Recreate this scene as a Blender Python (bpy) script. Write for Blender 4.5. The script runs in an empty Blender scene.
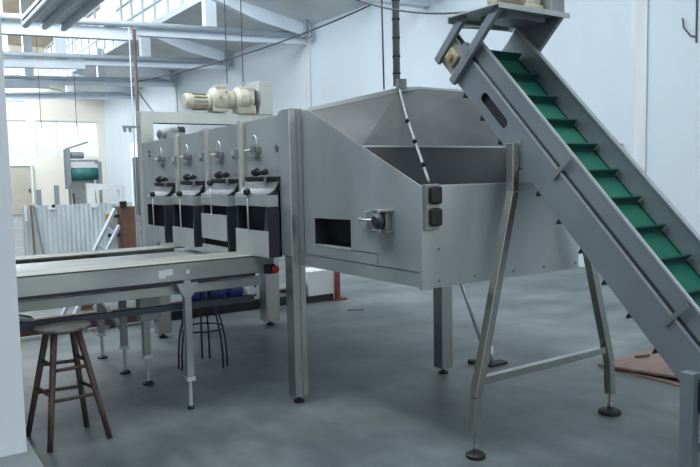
import bpy, bmesh, math, random
from mathutils import Vector, Matrix
from mathutils.geometry import tessellate_polygon
random.seed(7)
col = bpy.context.scene.collection
PI = math.pi

# ------------------------------------------------------------------ materials
def pmat(name, c1, c2=None, scale=4.0, rough=.5, metal=0.0, stretch=(1, 1, 1), bump=0.0, spec=.5, detail=5, lo=.35, hi=.65, rough2=None):
    m = bpy.data.materials.new(name); m.use_nodes = True
    nt = m.node_tree; b = nt.nodes['Principled BSDF']
    b.inputs['Roughness'].default_value = rough; b.inputs['Metallic'].default_value = metal
    b.inputs['Specular IOR Level'].default_value = spec
    if c2 is None: c2 = tuple(x * .85 for x in c1)
    tc = nt.nodes.new('ShaderNodeTexCoord'); mp = nt.nodes.new('ShaderNodeMapping')
    mp.inputs['Scale'].default_value = stretch
    n = nt.nodes.new('ShaderNodeTexNoise'); n.inputs['Scale'].default_value = scale; n.inputs['Detail'].default_value = detail
    r = nt.nodes.new('ShaderNodeValToRGB')
    r.color_ramp.elements[0].position = lo; r.color_ramp.elements[1].position = hi
    r.color_ramp.elements[0].color = (*c2, 1); r.color_ramp.elements[1].color = (*c1, 1)
    L = nt.links.new
    L(tc.outputs['Object'], mp.inputs['Vector']); L(mp.outputs['Vector'], n.inputs['Vector'])
    L(n.outputs['Fac'], r.inputs['Fac']); L(r.outputs['Color'], b.inputs['Base Color'])
    if rough2 is not None:
        mr = nt.nodes.new('ShaderNodeMapRange'); mr.inputs['From Min'].default_value = .3; mr.inputs['From Max'].default_value = .7
        mr.inputs['To Min'].default_value = rough; mr.inputs['To Max'].default_value = rough2
        L(n.outputs['Fac'], mr.inputs['Value']); L(mr.outputs['Result'], b.inputs['Roughness'])
    if bump:
        bp = nt.nodes.new('ShaderNodeBump'); bp.inputs['Strength'].default_value = bump; bp.inputs['Distance'].default_value = .02
        L(n.outputs['Fac'], bp.inputs['Height']); L(bp.outputs['Normal'], b.inputs['Normal'])
    return m

M = {}
M['steel'] = pmat('brushed stainless steel', (.56, .60, .605), (.43, .465, .465), 2.2, .36, .55, (1, 1, .35), rough2=.44)
M['steel_top'] = pmat('stainless steel table', (.40, .42, .405), (.27, .29, .285), 4, .4, .55, (.5, 3, 1))
M['steel_dk'] = pmat('dull stainless steel', (.34, .36, .36), (.25, .27, .27), 3, .4, .7, (1, 1, .4))
M['steel_lt'] = pmat('light stainless steel', (.62, .63, .60), (.52, .53, .50), 3, .42, .45, (1, 1, .4))
M['steel_cover'] = pmat('worn steel cover', (.33, .335, .30), (.22, .225, .205), 5, .5, .4, (.5, 3, 1))
M['steel_leg'] = pmat('polished steel legs', (.50, .50, .48), (.43, .43, .41), 5, .27, .9, (1, 1, .3))
M['hoodtop'] = pmat('hood sheet', (.17, .185, .195), (.13, .145, .155), 4, .5, .4)
M['tie'] = pmat('pale blue pipe paint', (.46, .52, .58), (.40, .46, .52), 3, .5)
M['steel_warm'] = pmat('stained stainless steel', (.50, .49, .43), (.36, .34, .28), 6, .4, .5, (1, 1, .25))
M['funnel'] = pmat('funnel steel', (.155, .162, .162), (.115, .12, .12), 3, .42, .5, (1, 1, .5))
M['conv'] = pmat('conveyor steel', (.30, .338, .365), (.25, .28, .305), 4, .38, .55, (1, .5, .5))
M['conv_lt'] = pmat('conveyor steel bright edge', (.58, .62, .65), (.48, .52, .55), 4, .3, .6)
M['belt'] = pmat('green conveyor belt', (.014, .150, .098), (.010, .115, .075), 5, .42)
M['cleat'] = pmat('dark green belt cleat', (.008, .06, .045), (.006, .045, .035), 8, .5)
M['black'] = pmat('black rubber', (.012, .013, .016), (.02, .02, .022), 8, .55)
M['blackm'] = pmat('black painted steel', (.02, .022, .028), (.03, .03, .035), 8, .4)
M['dark'] = pmat('black and opening shade', (.018, .02, .024), (.012, .013, .016), 3, .7)  # near black parts, and shade painted into openings and the slot
M['slate'] = pmat('dark blue grey bar', (.035, .05, .075), (.025, .035, .05), 6, .5)
M['cream'] = pmat('cream motor paint', (.56, .53, .43), (.37, .34, .27), 9, .5)
M['cream_dk'] = pmat('dirty cream paint', (.36, .32, .22), (.2, .17, .11), 14, .6)
M['white'] = pmat('white paint', (.78, .80, .80), (.68, .70, .70), 4, .55)
M['grey_plastic'] = pmat('grey conduit plastic', (.30, .31, .30), (.24, .25, .25), 8, .5)
M['cable'] = pmat('dark cable', (.06, .065, .07), (.05, .05, .055), 8, .6)
M['wood'] = pmat('dark stool wood', (.105, .075, .058), (.045, .034, .03), 7, .6, stretch=(6, 6, .6), bump=.2)
M['wood_seat'] = pmat('worn grey wood', (.16, .15, .142), (.065, .06, .055), 6, .65, stretch=(1, 7, 1), bump=.3)
M['wood_red'] = pmat('red brown wood', (.26, .13, .09), (.16, .08, .06), 4, .6, stretch=(1, 1, .3))
M['wood_lt'] = pmat('light brown wood', (.34, .22, .12), (.25, .15, .08), 6, .6, stretch=(5, 5, .5))
M['ply'] = pmat('reddish plywood', (.25, .165, .14), (.18, .12, .105), 3, .65, stretch=(1, 4, 1))
M['red'] = pmat('red plastic', (.62, .02, .015), (.5, .015, .012), 5, .3)
M['maroon'] = pmat('dirty maroon paint', (.085, .035, .03), (.05, .028, .025), 6, .6)
M['redpaint'] = pmat('dark red paint', (.20, .035, .03), (.13, .03, .025), 6, .5)
M['brownpipe'] = pmat('brown pipe', (.12, .075, .07), (.09, .055, .05), 8, .5)
M['blue'] = pmat('blue motor paint', (.012, .045, .26), (.01, .03, .16), 6, .4)
M['teal'] = pmat('teal belt', (.05, .22, .20), (.035, .16, .15), 6, .5)
M['orange'] = pmat('faded orange plastic', (.55, .22, .13), (.45, .18, .11), 5, .5)
M['yellow'] = pmat('yellow paint', (.62, .42, .06), (.5, .33, .05), 6, .5)
M['corr'] = pmat('grey corrugated sheet', (.62, .66, .68), (.50, .54, .56), 5, .5, .1, (1, 1, .3))
M['alu'] = pmat('aluminium', (.68, .71, .73), (.6, .63, .65), 6, .35, .6)
M['truss'] = pmat('white painted truss', (.68, .74, .80), (.60, .66, .72), 2, .6)
M['pipegrey'] = pmat('grey painted pipe', (.30, .34, .38), (.25, .29, .33), 3, .45, .2)
M['tubelamp'] = pmat('grey tube', (.74, .80, .84), (.66, .72, .76), 3, .5)
M['ceil'] = pmat('ceiling plaster', (.72, .74, .73), (.60, .62, .60), .9, .8)
M['tan'] = pmat('tan roof boards', (.50, .40, .29), (.36, .28, .20), 1.5, .8)
M['wall'] = pmat('white wall', (.50, .555, .605), (.455, .51, .56), .7, .7, stretch=(1, 1, .3))
M['wall_back'] = pmat('warm back wall', (.78, .74, .66), (.72, .68, .60), .6, .8)
M['wall_lt'] = pmat('dim left wall', (.22, .24, .26), (.18, .20, .22), .8, .8)
M['pilaster'] = pmat('stained pilaster', (.52, .57, .61), (.46, .48, .48), 2.5, .75, stretch=(3, 3, .25))
M['pillar'] = pmat('near white wall', (.84, .90, .96), (.80, .86, .92), 1.2, .7)
M['plinth'] = pmat('grey plinth', (.30, .33, .36), (.25, .28, .3), 3, .7)
M['door'] = pmat('beige door', (.46, .43, .37), (.42, .39, .33), 2, .6)
# concrete floor: large stains plus fine mottling
def floor_mat():
    m = bpy.data.materials.new('concrete floor'); m.use_nodes = True; nt = m.node_tree; b = nt.nodes['Principled BSDF']; L = nt.links.new
    tc = nt.nodes.new('ShaderNodeTexCoord')
    def noise(s, d, st=(1, 1, 1)):
        mp = nt.nodes.new('ShaderNodeMapping'); mp.inputs['Scale'].default_value = st
        n = nt.nodes.new('ShaderNodeTexNoise'); n.inputs['Scale'].default_value = s; n.inputs['Detail'].default_value = d
        L(tc.outputs['Object'], mp.inputs['Vector']); L(mp.outputs['Vector'], n.inputs['Vector']); return n
    n1, n2, n3 = noise(1.1, 9, (1, 1.5, 1)), noise(6, 10, (1, .45, 1)), noise(.5, 4, (.5, 1.8, 1))
    r1 = nt.nodes.new('ShaderNodeValToRGB'); e = r1.color_ramp.elements
    e[0].position = .36; e[0].color = (.088, .108, .116, 1); e[1].position = .66; e[1].color = (.185, .212, .216, 1)
    L(n1.outputs['Fac'], r1.inputs['Fac'])
    r2 = nt.nodes.new('ShaderNodeValToRGB'); e = r2.color_ramp.elements
    e[0].position = .36; e[0].color = (.72, .73, .75, 1); e[1].position = .66; e[1].color = (1.12, 1.12, 1.10, 1)
    L(n2.outputs['Fac'], r2.inputs['Fac'])
    mx = nt.nodes.new('ShaderNodeMixRGB'); mx.blend_type = 'MULTIPLY'; mx.inputs['Fac'].default_value = 1
    L(r1.outputs['Color'], mx.inputs['Color1']); L(r2.outputs['Color'], mx.inputs['Color2'])
    r3 = nt.nodes.new('ShaderNodeValToRGB'); e = r3.color_ramp.elements
    e[0].position = .52; e[0].color = (1, 1, 1, 1); e[1].position = .72; e[1].color = (.92, .83, .74, 1)
    L(n3.outputs['Fac'], r3.inputs['Fac'])
    mx2 = nt.nodes.new('ShaderNodeMixRGB'); mx2.blend_type = 'MULTIPLY'; mx2.inputs['Fac'].default_value = 1
    L(mx.outputs['Color'], mx2.inputs['Color1']); L(r3.outputs['Color'], mx2.inputs['Color2'])
    L(mx2.outputs['Color'], b.inputs['Base Color'])
    mr = nt.nodes.new('ShaderNodeMapRange'); mr.inputs['To Min'].default_value = .32; mr.inputs['To Max'].default_value = .62
    L(n2.outputs['Fac'], mr.inputs['Value']); L(mr.outputs['Result'], b.inputs['Roughness'])
    return m
M['floor'] = floor_mat()
def glass_mat():
    m = bpy.data.materials.new('window glass'); m.use_nodes = True; nt = m.node_tree; L = nt.links.new
    b = nt.nodes['Principled BSDF']; nt.nodes.remove(b); out = nt.nodes['Material Output']
    t = nt.nodes.new('ShaderNodeBsdfTransparent'); g = nt.nodes.new('ShaderNodeBsdfGlossy'); g.inputs['Roughness'].default_value = .1
    n = nt.nodes.new('ShaderNodeTexNoise'); n.inputs['Scale'].default_value = .7
    r = nt.nodes.new('ShaderNodeValToRGB'); r.color_ramp.elements[0].color = (.9, .95, .97, 1); r.color_ramp.elements[1].color = (1, 1, 1, 1)
    L(n.outputs['Fac'], r.inputs['Fac']); L(r.outputs['Color'], t.inputs['Color'])
    mx = nt.nodes.new('ShaderNodeMixShader'); mx.inputs['Fac'].default_value = .06
    L(t.outputs[0], mx.inputs[1]); L(g.outputs[0], mx.inputs[2]); L(mx.outputs[0], out.inputs['Surface'])
    return m
M['glass'] = glass_mat()

# ------------------------------------------------------------------ mesh builder
class MB:
    def __init__(s): s.v = []; s.f = []
    def add(s, vs, fs):
        o = len(s.v); s.v += [Vector(p) for p in vs]; s.f += [tuple(i + o for i in f) for f in fs]; return s
    def box(s, x0, x1, y0, y1, z0, z1, fn=None):
        P = [(x, y, z) for x in (x0, x1) for y in (y0, y1) for z in (z0, z1)]
        if fn: P = [fn(*p) for p in P]
        return s.add(P, [(0, 1, 3, 2), (4, 6, 7, 5), (0, 4, 5, 1), (2, 3, 7, 6), (0, 2, 6, 4), (1, 5, 7, 3)])
    def bar(s, p0, p1, w, h, up=(0, 0, 1)):
        p0, p1 = Vector(p0), Vector(p1); d = (p1 - p0).normalized(); a = d.cross(Vector(up))
        if a.length < 1e-4: a = d.cross(Vector((1, 0, 0)))
        a.normalize(); b = a.cross(d); P = []
        for p in (p0, p1):
            for i in (-1, 1):
                for j in (-1, 1): P.append(p + a * (w / 2 * i) + b * (h / 2 * j))
        return s.add(P, [(0, 1, 3, 2), (4, 6, 7, 5), (0, 4, 5, 1), (2, 3, 7, 6), (0, 2, 6, 4), (1, 5, 7, 3)])
    def tube(s, pts, r, seg=10, r1=None):
        pts = [Vector(p) for p in pts]; n = len(pts); rings = []; a = None
        for i, p in enumerate(pts):
            d = ((pts[min(i + 1, n - 1)] - pts[max(i - 1, 0)])).normalized()
            if a is None:
                a = d.cross(Vector((0, 0, 1)))
                if a.length < 1e-3: a = Vector((1, 0, 0))
            a = (a - d * a.dot(d)).normalized(); b = d.cross(a)
            rr = r if r1 is None else r + (r1 - r) * i / (n - 1)
            rings.append([p + (a * math.cos(2 * PI * k / seg) + b * math.sin(2 * PI * k / seg)) * rr for k in range(seg)])
        V = [q for R in rings for q in R]; F = []
        for i in range(n - 1):
            for k in range(seg):
                k2 = (k + 1) % seg; F.append((i * seg + k, i * seg + k2, (i + 1) * seg + k2, (i + 1) * seg + k))
        F.append(tuple(range(seg - 1, -1, -1))); F.append(tuple((n - 1) * seg + k for k in range(seg)))
        return s.add(V, F)
    def lathe(s, prof, base=(0, 0, 0), axis=(0, 0, 1), seg=20):
        base = Vector(base); ax = Vector(axis).normalized(); a = ax.cross(Vector((0, 0, 1)))
        if a.length < 1e-3: a = Vector((1, 0, 0))
        a.normalize(); b = ax.cross(a); V = []; F = []
        for r, z in prof:
            for k in range(seg): V.append(base + ax * z + (a * math.cos(2 * PI * k / seg) + b * math.sin(2 * PI * k / seg)) * r)
        for i in range(len(prof) - 1):
            for k in range(seg):
                k2 = (k + 1) % seg; F.append((i * seg + k, i * seg + k2, (i + 1) * seg + k2, (i + 1) * seg + k))
        F.append(tuple(range(seg - 1, -1, -1))); F.append(tuple((len(prof) - 1) * seg + k for k in range(seg)))
        return s.add(V, F)
    def plate(s, outer, fn, t, holes=()):
        """flat polygon (2-D) with holes, mapped by fn(a,b,c), c from 0 to t"""
        loops = [list(outer)] + [list(h) for h in holes]
        tri = tessellate_polygon([[Vector((a, b, 0)) for a, b in l] for l in loops])
        flat = [p for l in loops for p in l]; n = len(flat)
        V = [fn(a, b, 0) for a, b in flat] + [fn(a, b, t) for a, b in flat]
        F = [tuple(x) for x in tri] + [tuple(i + n for i in reversed(x)) for x in tri]; o = 0
        for l in loops:
            m = len(l)
            for i in range(m):
                j = (i + 1) % m; F.append((o + i, o + j, o + j + n, o + i + n))
            o += m
        return s.add(V, F)
    def sheet(s, pts, t):
        """thin slab from a 3-D polygon"""
        P = [Vector(p) for p in pts]; nrm = (P[1] - P[0]).cross(P[2] - P[0]).normalized() * t; n = len(P)
        F = [tuple(range(n)), tuple(range(2 * n - 1, n - 1, -1))] + [(i, (i + 1) % n, (i + 1) % n + n, i + n) for i in range(n)]
        return s.add(P + [p + nrm for p in P], F)
    def build(s, name, mat, parent=None, bevel=0.0, smooth=False, origin=None):
        o0 = Vector(origin) if origin is not None else (Vector(parent['o']) if parent is not None else Vector((0, 0, 0)))
        me = bpy.data.meshes.new(name); me.from_pydata([tuple(p - o0) for p in s.v], [], s.f)
        bm = bmesh.new(); bm.from_mesh(me); bmesh.ops.recalc_face_normals(bm, faces=bm.faces); bm.to_mesh(me); bm.free()
        if smooth:
            for p in me.polygons: p.use_smooth = len(p.vertices) == 4
        me.materials.append(mat)
        o = bpy.data.objects.new(name, me); col.objects.link(o)
        if parent is not None: o.parent = parent
        else: o.location = o0
        o['o'] = tuple(o0)
        if bevel:
            b = o.modifiers.new('bevel', 'BEVEL'); b.width = bevel; b.segments = 2; b.limit_method = 'ANGLE'; b.angle_limit = .7
        return o

def tag(o, label, cat, group=None):
    o['label'] = label; o['category'] = cat
    if group: o['group'] = group
    return o
def thing(name, loc, label, cat, group=None):
    o = bpy.data.objects.new(name, None); o.location = loc; col.objects.link(o); o['o'] = tuple(loc)
    return tag(o, label, cat, group)
def struct(o): o['kind'] = 'structure'; return o
def one(mb, name, mat, label, cat, origin, group=None, **k):
    return tag(mb.build(name, mat, origin=origin, **k), label, cat, group)

# ------------------------------------------------------------------ camera (fitted to the photograph)
f = 707.645
R_ = Vector((0.82979452, -0.55771383, -0.0199082)); U_ = Vector((0.06394248, 0.05957733, 0.99617363)); D_ = Vector((0.55439373, 0.8278924, -0.08509855))
cd = bpy.data.cameras.new('camera'); cam = bpy.data.objects.new('camera', cd); col.objects.link(cam)
mw = Matrix((R_, U_, -D_)).transposed().to_4x4(); mw.translation = Vector((-2.199, -3.9526, 1.5)); cam.matrix_world = mw
cd.sensor_width = 36; cd.lens = 36 * f / 700; cd.clip_end = 300; cd.clip_start = .05
bpy.context.scene.camera = cam

# ------------------------------------------------------------------ the hall
XW, YB, EAVE = 6.7, 29.4, 5.15
XG, ZG = 4.35, 5.62
struct(MB().box(-9, XW + .3, -12, YB + .3, -.2, 0).build('floor', M['floor']))
struct(MB().box(XW, XW + .25, -9, YB + .25, 0, EAVE + .1).build('wall_right', M['wall']))
# back wall with a door and two big windows and a glazed gable
def yz(a, b, c): return (a, YB + c, b)
winh = [[(2.2, 2.45), (3.43, 2.45), (3.43, 4.05), (2.2, 4.05)], [(3.8, 2.45), (6.43, 2.45), (6.43, 4.05), (3.8, 4.05)],
        [(-2.2, 2.45), (1.8, 2.45), (1.8, 4.05), (-2.2, 4.05)], [(-1.9, 5.25), (4.1, 5.25), (4.1, 7.0), (-1.9, 7.0)]]
struct(MB().plate([(-4.6, 0), (XW, 0), (XW, 5.2), (XG, 5.7), (XG, 7.3), (-2.2, 7.3), (-2.2, 5.7), (-4.6, 5.2)], yz, .25, winh).build('wall_back', M['wall_back']))
for i, h in enumerate(winh):
    (x0, z0), (x1, z1) = h[0], h[2]
    m = MB(); n = max(1, round((x1 - x0) / .9))
    m.box(x0, x1, YB + .05, YB + .12, z0, z0 + .06).box(x0, x1, YB + .05, YB + .12, z1 - .06, z1)
    for k in range(n + 1):
        x = x0 + (x1 - x0) * k / n; m.box(x - .025, x + .025, YB + .05, YB + .12, z0, z1)
    w = struct(m.build('window_%d' % (i + 1), M['white']))
    MB().box(x0, x1, YB + .08, YB + .09, z0, z1).build('pane', M['glass'], w)
d = struct(MB().box(2.62, 3.5, YB - .06, YB - .001, 0, 2.08).build('door_1', M['door'], bevel=.01))
MB().box(2.54, 2.62, YB - .1, YB - .001, 0, 2.16).box(3.5, 3.58, YB - .1, YB - .001, 0, 2.16).box(2.62, 3.5, YB - .1, YB - .001, 2.08, 2.16).build('door_frame', M['white'], d)
MB().box(3.38, 3.42, YB - .12, YB - .06, .95, 1.1).build('door_handle', M['blackm'], d)
d = struct(MB().box(XW - .06, XW - .001, 23.6, 25.0, 0, 2.3).build('door_2', M['slate'], bevel=.01))
MB().box(XW - .1, XW - .001, 23.4, 23.6, 0, 2.9).box(XW - .1, XW - .001, 25.0, 25.2, 0, 2.9).box(XW - .1, XW - .001, 23.6, 25.0, 2.3, 2.9).build('door_frame', M['white'], d)
# left wall, far side of the hall (seen only in reflections) 
struct(MB().box(-4.85, -4.6, -9, YB + .25, 0, EAVE + .1).build('wall_left', M['wall_lt']))
# near white wall end at the left edge of the picture, standing on its grey plinth
struct(MB().box(-2.75, -1.637, -.126, .14, .12, 3.6).build('wall_front', M['pillar'], bevel=.004))
struct(MB().box(-2.9, -1.602, -.75, .16, 0, .12).build('baseboard_front', M['plinth'], bevel=.006))
# pilasters on the right wall
for i, y in enumerate((2.05, 11.0, 20.0)):
    struct(MB().box(XW - .03, XW + .01, y - .12, y + .12, 0, EAVE).build('trim_%d' % (i + 1), M['pilaster']))
# roof: sloped strip over the right wall, vertical clerestory glazing, flat roof of the monitor, mirrored on the left
c = MB()
c.sheet([(XW + .3, -7, EAVE - .06), (XW + .3, YB + .3, EAVE - .06), (XG, YB + .3, ZG), (XG, -7, ZG)], -.12)
c.sheet([(-4.9, -7, EAVE - .06), (-4.9, YB + .3, EAVE - .06), (-2.2, YB + .3, ZG), (-2.2, -7, ZG)], .12)
struct(c.build('ceiling', M['ceil']))
struct(MB().box(-2.4, XG + .2, -7, YB + .3, 7.2, 7.35).build('ceiling', M['tan']))
m = MB()
for y in range(-6, 30): m.box(XG - .03, XG + .03, y - .025, y + .025, ZG, 7.2)
for z in (ZG, ZG + .5, ZG + 1.0, 7.15): m.box(XG - .035, XG + .035, -7, YB, z - (.03 if z < 5.7 else .022), z + .022)
w = struct(m.build('window_5', M['truss']))
MB().box(XG - .004, XG + .004, -7, YB, ZG, 7.2).build('pane', M['glass'], w)
m = MB()
for y in range(-6, 30): m.box(-2.23, -2.17, y - .025, y + .025, ZG, 7.2)
for z in (ZG, ZG + .5, ZG + 1.0, 7.15): m.box(-2.235, -2.165, -7, YB, z - .022, z + .022)
w = struct(m.build('window_6', M['truss']))
MB().box(-2.204, -2.196, -7, YB, ZG, 7.2).build('pane', M['glass'], w)
# roof trusses
def chord_z(x): return 4.56 + .036 * x
for y in (2.0, 6.5, 11.0, 15.5, 20.0, 24.5):
    m = MB()
    m.box(-4.6, 2.6, y, y + .18, -.30, -.06, lambda a, b, c_: (a, b, chord_z(a) + c_))
    m.box(2.6, XW, y, y + .18, -.20, -.04, lambda a, b, c_: (a, b, chord_z(a) + c_))
    for x in (4.23, 2.02, -.1):
        m.box(x - .13, x + .13, y - .006, y + .186, chord_z(x) - .1, 5.7 if x > 4 else 7.2)
    # top chord under the sloped roof, with a solid end
    m.sheet([(5.36, y, 4.98), (6.69, y, 4.73), (6.69, y, EAVE - .03), (XG - .12, y, ZG), (XG - .12, y, 5.36)], .18)
    t = struct(m.build('roof_truss', M['truss']))
    MB().tube([(-4.6, y - .08, chord_z(-4.6)), (XW - .1, y - .08, chord_z(6.6))], .065, 12).build('tie_pipe', M['tie'], t, smooth=True)
    MB().box(XW - .30, XW - .22, y - .44, y - .30, 4.70, 5.2).box(XW - .36, XW - .16, y - .45, y - .29, 4.68, 4.72).build('wall_bracket', M['pipegrey'], t)
# purlins on the underside of the sloped roof
for y in (8.8, 13.2, 17.7, 22.2):
    struct(MB().bar((XG, y, ZG - .05), (XW, y, EAVE - .05), .07, .08).build('roof_purlin', M['pipegrey']))
struct(MB().bar((XG, -7, ZG - .05), (XG, YB, ZG - .05), .14, .16).build('roof_beam', M['truss']))

# ------------------------------------------------------------------ sorting machine
sm = thing('sorting_machine', (.6, 1.2, 0), 'long stainless steel sorting machine with four hoods and funnel hopper on legs', 'machine')
def tz(y): return -.019 * max(0, y)
def T(x, y, z): return (x, y, z + tz(y))
W = 1.216; XE = .094 + W
def leg(x0, x1, y0, y1, ztop, mat='steel_leg', foot=.035):
    l = MB().box(x0, x1, y0, y1, .045, ztop).build('leg', M[mat], sm, bevel=.004)
    cx, cy = (x0 + x1) / 2, (y0 + y1) / 2
    MB().lathe([(.012, .05), (.012, .02), (foot, .015), (foot, 0)][::-1], (cx, cy, 0)).build('foot', M['black'], l)
    return l
l = leg(0, .096, 0, .1, 1.915)
MB().box(.05, .056, -.004, 0, .05, 1.91).build('seam', M['steel_dk'], l)
leg(1.19, 1.292, -.08, .02, .95)
leg(.95, 1.10, 2.26, 2.41, .95)
leg(-.10, .03, 2.40, 2.52, .80)
# upper wide post face beside leg
MB().box(.002, .09, .10, .14, .97, 1.91).build('corner_post', M['steel'], sm, bevel=.002)
MB().box(-.003, 0, .001, .134, .975, 1.905).build('lit_post_face', M['steel'], sm)  # sheet added to lighten the upper post face, its light put into colour
# body: front panels, split by pilasters
ys = [.135, .69, 1.315, 1.98, 2.63]
for k in range(4):
    MB().box(.004, .02, ys[k] + .001, ys[k + 1] - .001, .975, 1.885, T).build('front_panel', M['steel'], sm)
for y in ys[1:4]:
    MB().box(-.022, .012, y - .026, y + .03, 1.40, 1.90, T).build('divider_strip', M['steel_lt'], sm, bevel=.002)
    MB().box(-.001, .004, y - .06, y - .027, 1.42, 1.88, T).build('brown_strip', M['steel_warm'], sm)  # brown strip drawn as the divider's side face
MB().box(.004, .03, 2.632, 2.95, .86, 1.885, T).build('end_panel', M['steel'], sm)
b = MB(); b.box(.03, 1.2, .11, 2.95, 1.86, 1.885, T).box(1.18, 1.2, .11, 2.95, .96, 1.86, T).box(.03, 1.2, .11, 2.95, .98, 1.0, T).box(.1, 1.18, .1, .12, .95, 1.88)
b.build('body_shell', M['steel_dk'], sm)
for y in (.176,):
    MB().lathe([(.022, 0), (.022, .006), (.012, .007)], (.004, y, 1.675), (-1, 0, 0)).build('port', M['steel_dk'], sm)
for z in (1.74, 1.70):
    MB().lathe([(.013, 0), (.013, .008)], (.004, 2.74, z), (-1, 0, 0), 10).build('bolt', M['black'], sm)
# toggle latches in the row
for y, z in ((.453, 1.672), (1.063, 1.662), (1.721, 1.665), (2.365, 1.665)):
    la = MB().box(-.035, .004, y - .05, y + .04, z - .02, z + .018).box(-.05, -.03, y - .03, y - .0, z - .03, z + .028).build('latch', M['steel_dk'], sm, bevel=.004)
    MB().tube([(-.02, y - .035 + .035 * (1 - math.cos(a)), z + .02 + .075 * math.sin(a)) for a in [PI * i / 10 for i in range(11)]], .005, 8).build('handle', M['alu'], la, smooth=True)
    MB().tube([(-.02, y + .02, z), (-.02, y + .15, z - .003)], .008, 8).build('rod', M['alu'], la, smooth=True)
    MB().box(-.012, .003, y - .015, y + .015, z - .075, z - .045).build('plate', M['steel_dk'], la)
for y, z in ((.76, 1.662), (1.376, 1.66), (1.982, 1.648)):
    la = MB().box(-.04, -.014, y - .028, y + .028, z - .045, z + .03).build('latch', M['steel_dk'], sm, bevel=.005)
    MB().box(-.055, -.04, y - .012, y + .012, z - .02, z + .02).build('handle', M['alu'], la)
# discharge hoods
hood_y = (.376, 1.0, 1.65, 2.335)
rubber_z = 1.478
door_top = (1.14, 1.235, 1.115, 1.11)
for k, yc in enumerate(hood_y):
    h = .238; a, b_ = yc - h, yc + h; dz = tz(yc) * 1.1
    def Z(x, y, z, dz=dz): return (x, y, z + dz)
    hd = MB()
    hd.box(-.068, .0, a, a + .012, .968, 1.40, Z).box(-.068, .0, b_ - .012, b_, .968, 1.40, Z).box(-.012, 0, a, b_, .968, 1.40, Z)
    hood = hd.build('hood', M['blackm'], sm)
    # curved sheet on top from the panel down to the front lip
    prof = [(-.0, 1.468), (-.014, 1.452), (-.036, 1.412), (-.064, 1.388), (-.098, 1.374)]
    m = MB()
    for p, q in zip(prof, prof[1:]):
        m.sheet([Z(p[0], a - .005, p[1]), Z(q[0], a - .005, q[1]), Z(q[0], b_ + .005, q[1]), Z(p[0], b_ + .005, p[1])], -.008)
    m.build('hood_top', M['hoodtop'], hood)
    MB().box(-.102, -.094, a - .005, b_ + .005, 1.30, 1.378, Z).box(-.094, -.02, a - .005, a + .004, 1.30, 1.376, Z).build('front_lip', M['steel'], hood, bevel=.002)
    MB().box(-.02, .003, a - .012, b_ + .012, 1.472, 1.495, Z).build('rubber_strip', M['black'], sm)
    # frame posts and a dark sheet painting the shade inside the hood
    MB().box(-.094, -.068, a, a + .022, .968, 1.30, Z).build('frame_post', M['blackm'], hood)
    MB().box(-.094, -.068, b_ - .02, b_, .968, 1.30, Z).build('frame_post', M['blackm'], hood)
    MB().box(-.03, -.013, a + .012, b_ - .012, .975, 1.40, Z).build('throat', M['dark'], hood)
    if k != 1: MB().sheet([Z(-.035, a + .05, 1.0), Z(-.062, a + .15, 1.0), Z(-.035, a + .15, 1.30), Z(-.035, a + .05, 1.30)], .004).build('baffle', M['steel_dk'], hood)
    zt = door_top[k]; zb = .967 if k != 1 else 1.045
    dr = MB().box(-.106, -.098, a - (.008 if k == 0 else -.012), b_ + .004, zb, zt, Z).build('door', M['steel_lt'], hood, bevel=.002)
    ry = yc + .02
    kz = 1.395 + (.075 if k == 1 else 0)
    MB().tube([Z(-.112, ry, zt - .01), Z(-.112, ry + .008, kz)], .006, 8).build('lift_rod', M['alu'], dr, smooth=True)
    MB().lathe([(.008, -.024), (.02, -.018), (.025, 0), (.02, .018), (.008, .024)], Z(-.112, ry + .01, kz), (0, 0, 1), 14).build('knob', M['black'], dr, smooth=True)
    MB().tube([Z(-.11, yc + .2, 1.352), Z(-.125, yc + .13, 1.356), Z(-.125, yc - .0, 1.356)], .005, 8).build('hook', M['steel_dk'], hood)
    if k == 1: MB().box(-.104, -.098, a + .012, b_, .968, 1.0, Z).build('bottom_strip', M['steel'], hood)
    # clamp with two knobs on the panel
    cl = MB().tube([Z(-.05, yc - .11, 1.527), Z(-.05, yc + .0, 1.527)], .011, 8).box(-.05, .003, yc - .07, yc - .05, 1.505, 1.535, Z).build('clamp', M['blackm'], sm)
    for yy, r in ((yc - .115, .022), (yc + .01, .03)):
        MB().lathe([(r * .6, -.022), (r, -.014), (r, .014), (r * .6, .022)], Z(-.05, yy, 1.527), (0, 1, 0), 14).build('clamp_knob', M['black'], cl, smooth=True)
    MB().box(-.022, -.006, yc - .085, yc - .05, 1.44, 1.51, Z).build('catch', M['alu'], cl)
# infeed hopper: near side plate with a rectangular window
XH = .096
def px(a, b, c): return (XH + c, a, b)
outer = [(-.0, .905), (-.0, 1.907), (-.085, 1.897), (-1.165, 1.432), (-1.165, .905)]
hole = [(-.122, 1.055), (-.122, 1.222), (-.535, 1.228), (-.535, 1.06)]
MB().plate(outer, px, .006, [hole]).build('hopper_side', M['steel'], sm)
MB().plate(outer, lambda a, b, c: (XE - .006 + c, a, b), .006).build('hopper_side', M['steel'], sm)
MB().box(XH - .002, XH + .03, -.535, -.122, 1.048, 1.058).build('window_sill_lip', M['alu'], sm)
MB().box(XH + .10, XH + .14, -.70, -.02, .98, 1.30).box(XH + .006, XH + .10, -.12, -.10, 1.0, 1.28).build('window_throat', M['dark'], sm)  # dark boxes added to paint the shade inside the window hole
MB().box(XH + .006, XH + .12, -.535, -.122, 1.048, 1.053).build('throat_floor', M['slate'], sm)
MB().box(.088, .16, -1.193, -1.165, .895, 1.432).build('corner_flange', M['steel'], sm, bevel=.002)
MB().box(.16, XE, -1.19, -1.184, .90, 1.424).build('hopper_end', M['steel'], sm)
MB().box(.10, XE, -1.187, -1.16, 1.418, 1.43).build('hopper_end_rim', M['alu'], sm)
m = MB()
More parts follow.
